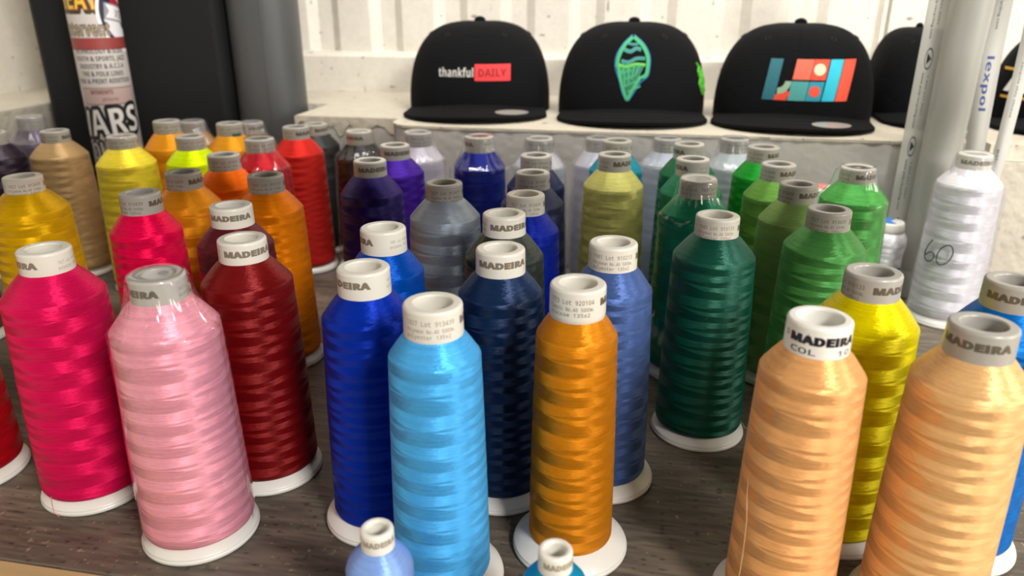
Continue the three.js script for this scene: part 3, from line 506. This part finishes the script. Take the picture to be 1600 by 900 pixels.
{
  const gm = thread3('#3fae74'), bl = thread3('#2c6fae'), gl = thread3('#6fc452');
  const O = (p) => p.map(([x, y]) => [-0.001 + x * 0.0195, 0.027 + y * 0.071]);
  mesh('outline', mergeGeometries([strokePatch(O([[-0.08, 1.0], [-0.55, .88], [-0.92, .68], [-0.98, .52]]), 0.0042, 0.0007), strokePatch(O([[0.0, 1.0], [0.55, .86], [0.86, .70], [0.9, .54], [.8, .40], [.55, .36]]), 0.0042, 0.0008), strokePatch(O([[-0.95, .56], [-0.75, .34], [-0.45, .08], [-0.28, 0.0], [-0.12, .08], [.2, .24], [.5, .38]]), 0.004, 0.0007)]), gm, cap2);
  mesh('blue_edge', mergeGeometries([strokePatch(O([[-0.1, 1.03], [-0.62, .9], [-1.06, .7], [-1.1, .52], [-0.85, .33], [-0.55, .08], [-0.3, -0.03]]), 0.0014, 0.0005), strokePatch(O([[0.0, 1.03], [0.65, .88], [1.0, .70], [1.02, .52], [.92, .38], [.5, .28], [.1, .1], [-0.2, -0.03]]), 0.0014, 0.0005)]), bl, cap2);
  mesh('cream_swirl', mergeGeometries([strokePatch(O([[-0.6, .80], [-0.2, .77], [.15, .82], [.45, .80]]), 0.0045, 0.0006), strokePatch(O([[-0.75, .62], [-0.3, .6], [0.2, .66], [0.72, .66]]), 0.0042, 0.0006), strokePatch(O([[-0.4, .9], [0, .88], [.3, .9]]), 0.003, 0.0006)]), thread3('#3d8d86'), cap2);
  mesh('waffle_base', quadPatch(O([[-0.27, 0.02]])[0], O([[-0.27, 0.02]])[0], O([[0.72, .56]])[0], O([[-0.88, .56]])[0], 0.0004), thread3('#1c6650'), cap2);
  const waffle = []; for (let k = 0; k < 5; k++) { waffle.push(strokePatch(O([[-0.85 + 0.14 * k, .5 - .1 * k + .02], [-0.3 + 0.2 * k, .56 - .085 * k]].map(([x, y]) => [x, y])), 0.0022, 0.0007)); }
  for (let k = 0; k < 4; k++) waffle.push(strokePatch(O([[-0.62 + 0.34 * k, .58], [-0.1 + 0.2 * k - 0.35, .20 + .06 * k]]), 0.0022, 0.0009));
  for (let k = 0; k < 4; k++) waffle.push(strokePatch(O([[-0.72 + 0.36 * k, .44 + 0.03 * k], [-0.42 + 0.3 * k, .56]]), 0.0022, 0.0008));
  mesh('waffle', mergeGeometries(waffle), gm, cap2);
  mesh('waffle_rim', strokePatch(O([[-0.9, .56], [-0.4, .53], [0.1, .57], [0.75, .56]]), 0.0035, 0.0009), gl, cap2);
  // lettering on the right side of the crown
  const side = []; const r = rng(5); for (let k = 0; k < 9; k++) { const a0 = 1.02 + 0.05 * (k % 5) + r() * 0.03, s0 = 0.32 + 0.07 * (k % 3) - 0.02 * (k % 5) + r() * 0.05; side.push(tube([crownPt(a0, s0 + 0.10, 0.0006), crownPt(a0 + 0.05, s0 + 0.04, 0.0008), crownPt(a0 + 0.01, s0 - 0.02, 0.0008), crownPt(a0 + 0.07, s0 - 0.08, 0.0006)], 0.0013, 16, 5)); }
  mesh('side_lettering', mergeGeometries(side), thread3('#63cf3a'), cap2);
}
const cap3 = makeCap(0.169, -1.036, -0.13, 'black flat-brim cap with teal and orange block embroidery, third from left on the ledge');
{
  const OR = '#e8452a', TE = '#1a8aa0', DT = '#0a5f6c', CR = '#cfe0bc';
  const f = (x, y) => [-0.036 + x * 0.096 + y * 0.006, 0.031 + y * 0.0455];   // x, y in 0..1 of the emblem
  const quad = (x0, x1, y0, y1, col, off = 0.0007) => mesh('embroidered_block', quadPatch(f(x0, y0), f(x1, y0), f(x1, y1), f(x0, y1), off), thread3(col), cap3);
  quad(0, .145, 0, 1, DT); quad(.145, .29, 0, .14, OR); 
  mesh('embroidered_block', discPatch(...f(.145, .47), 0.0145, 0.0009, -PI / 2 - 0.02, 0.0, 0.0075), thread3('#8fae92'), cap3);
  mesh('embroidered_block', discPatch(...f(.145, .47), 0.0207, 0.0007, -PI / 2 - 0.02, -0.75, 0.0145), thread3(OR), cap3);
  quad(.30, .50, .51, 1, '#cc6048'); quad(.505, .675, .51, 1, OR); quad(.30, .50, 0, .47, '#3f9290'); quad(.505, .675, 0, .47, TE);
  mesh('embroidered_dot', discPatch(...f(.585, .76), 0.0064, 0.0011), thread3(CR), cap3); mesh('embroidered_dot', discPatch(...f(.585, .235), 0.006, 0.0011), thread3('#f2523a'), cap3);
  quad(.69, .835, 0, 1, '#10b0c8'); quad(.845, .98, 0, 1, '#f4482a');
}
sizeSticker(cap3, 0.36, 0.70);
const cap4 = makeCap(0.323, -1.085, 0.0, 'plain-looking black cap half hidden behind the plastic-wrapped roll', T);
cap4.scale.set(0.57, 0.95, 0.93);
const cap5 = makeCap(0.504, -1.050, -0.30, 'black cap with two yellow lines and white letters, cut off by the right edge', T - 0.0005);
{
  mesh('yellow_line', quadPatch([-0.085, 0.0625], [0.08, 0.0625], [0.08, 0.0655], [-0.085, 0.0655], 0.0007, 20), thread3('#e0a818'), cap5);
  mesh('yellow_line', quadPatch([-0.085, 0.0315], [0.08, 0.0315], [0.08, 0.0345], [-0.085, 0.0345], 0.0007, 20), thread3('#e0a818'), cap5);
  mesh('white_lettering', textPatch('A MO', -0.0835, 0.039, 0.083, 0.019, 0.0007), thread3('#e8e6e2'), cap5);
}
scene.children.filter((o) => /cap/.test(o.name)).forEach(shade);

// ---------------------------------------------------------------- plastic-wrapped roll and empty sleeves at right
const film = phys({ color: lin('#e4e4de'), transmission: 0.55, thickness: 0, roughness: 0.35, ior: 1.45 });
const printFilm = (tex) => phys({ map: tex, transmission: 0.14, thickness: 0, roughness: 0.4 });
function sleeveTex(kind) {
  return canvasTex(256, 2048, (x, w, h) => {
    x.fillStyle = '#c9c8c2'; x.fillRect(0, 0, w, h);
    const vtext = (s, cx, cy, size, col, len, rot = PI / 2) => { x.save(); x.translate(cx, cy); x.rotate(rot); x.font = 'bold ' + size + 'px sans-serif'; x.textBaseline = 'middle'; x.textAlign = 'center'; x.scale(len / x.measureText(s).width, 1); x.fillStyle = col; x.fillText(s, 0, 0); x.restore(); };
    if (kind === 0) for (let k = 0; k < 5; k++) {
      const y = 150 + k * 395; x.strokeStyle = '#3a4046'; x.lineWidth = 7; x.beginPath(); x.arc(130, y, 44, 0, 7); x.stroke(); x.fillStyle = '#2b3036'; x.beginPath(); x.moveTo(108, y - 26); x.lineTo(108, y + 26); x.lineTo(160, y); x.fill();
      vtext('www.poly-recycling.com', 100, y + 185, 34, '#3a4046', 250); vtext('1 800 321 4663', 160, y + 160, 26, '#7a7f82', 180);
    } else if (kind === 1) { vtext('lexpol', 130, 990, 110, '#4c5a98', 260); vtext('www.recycling.com', 130, 640, 40, '#5a6068', 220); vtext('lexpol', 130, 1800, 110, '#4c5a98', 260); }
    else { vtext('recycle this sleeve', 130, 1010, 46, '#5a6068', 250); vtext('polyethylene film', 90, 1430, 60, '#4a5568', 300); x.strokeStyle = '#3a4046'; x.lineWidth = 7; x.beginPath(); x.arc(130, 760, 46, 0, 7); x.stroke(); x.fillStyle = '#2b3036'; x.beginPath(); x.moveTo(110, 734); x.lineTo(110, 786); x.lineTo(160, 760); x.fill(); }
  });
}
{
  const HH = 0.46;
  const t = thing('plastic_wrapped_roll', 'pale grey roll in a printed clear plastic sleeve, standing behind the white cone marked 60', 'roll', [0.2935, S + 0.0002, -0.850], -0.30);
  mesh('grey_sheet', gridGeo(72, 1, (u, v) => { const a = (u - 0.5) * 2 * PI, r = 0.0185 + 0.0006 * u; return [r * sin(a), v * HH, r * cos(a)]; }), phys({ color: lin('#a09f99'), roughness: 0.4, side: THREE.DoubleSide }), t);
  mesh('sleeve_flap', gridGeo(12, 40, (u, v) => [-0.0178 - 0.0195 * u, v * HH + 0.001, -0.0075 + 0.011 * sin(u * 2.6) * 0.5 + 0.0016 * sin(v * 17 + u * 3) * u], false, (u, v) => [1 - u, v]), printFilm(sleeveTex(0)), t);
  mesh('plastic_sleeve', gridGeo(48, 30, (u, v) => { const a = -1.7 + 3.6 * u; const r = 0.0199 + 0.0005 * sin(v * 23 + u * 5); return [r * sin(a), v * HH, r * cos(a)]; }), phys({ color: 0xffffff, transmission: 1, thickness: 0, roughness: 0.15, ior: 1.45 }), t);
  mesh('sleeve_bottom', gridGeo(16, 8, (u, v) => { const a = -2.4 + 2.8 * u; const r = 0.0199 + 0.0006 * v + 0.0004 * sin(u * 24 + v * 4); return [r * sin(a), 0.03 * (1 - v) + 0.0006, r * cos(a)]; }), film, t);
}
function sleeve(x, z, w, turn, kind, y0, y1, bend, label) {
  const t = thing('empty_plastic_sleeve', label, 'plastic sleeve', [x, S + y0, z], turn);
  const HH = y1 - y0, f = (u, v, d) => [(u - 0.5) * w * (1 - 0.12 * sin(v * 6 + kind)) + bend * sin(v * 5.2 + kind) * 0.004, v * HH, d * 0.0035 * sin(u * PI) + 0.002 * sin(v * 14 + u * 2 + kind)];
  mesh('front_film', gridGeo(10, 40, (u, v) => f(u, v, 1), false), printFilm(sleeveTex(kind)), t);
  mesh('back_film', gridGeo(10, 40, (u, v) => f(u, v, -1), false), film, t);
  return t;
}
sleeve(0.3262, -0.855, 0.0175, -0.35, 1, 0.0003, 0.44, 1, 'translucent plastic sleeve with a blue word reading downwards, just right of the wrapped roll');
sleeve(0.3440, -0.843, 0.011, -0.4, 2, 0.0003, 0.44, -1, 'narrow translucent plastic strip hanging in front of the cap with yellow lines');

renderer.render(scene, camera);
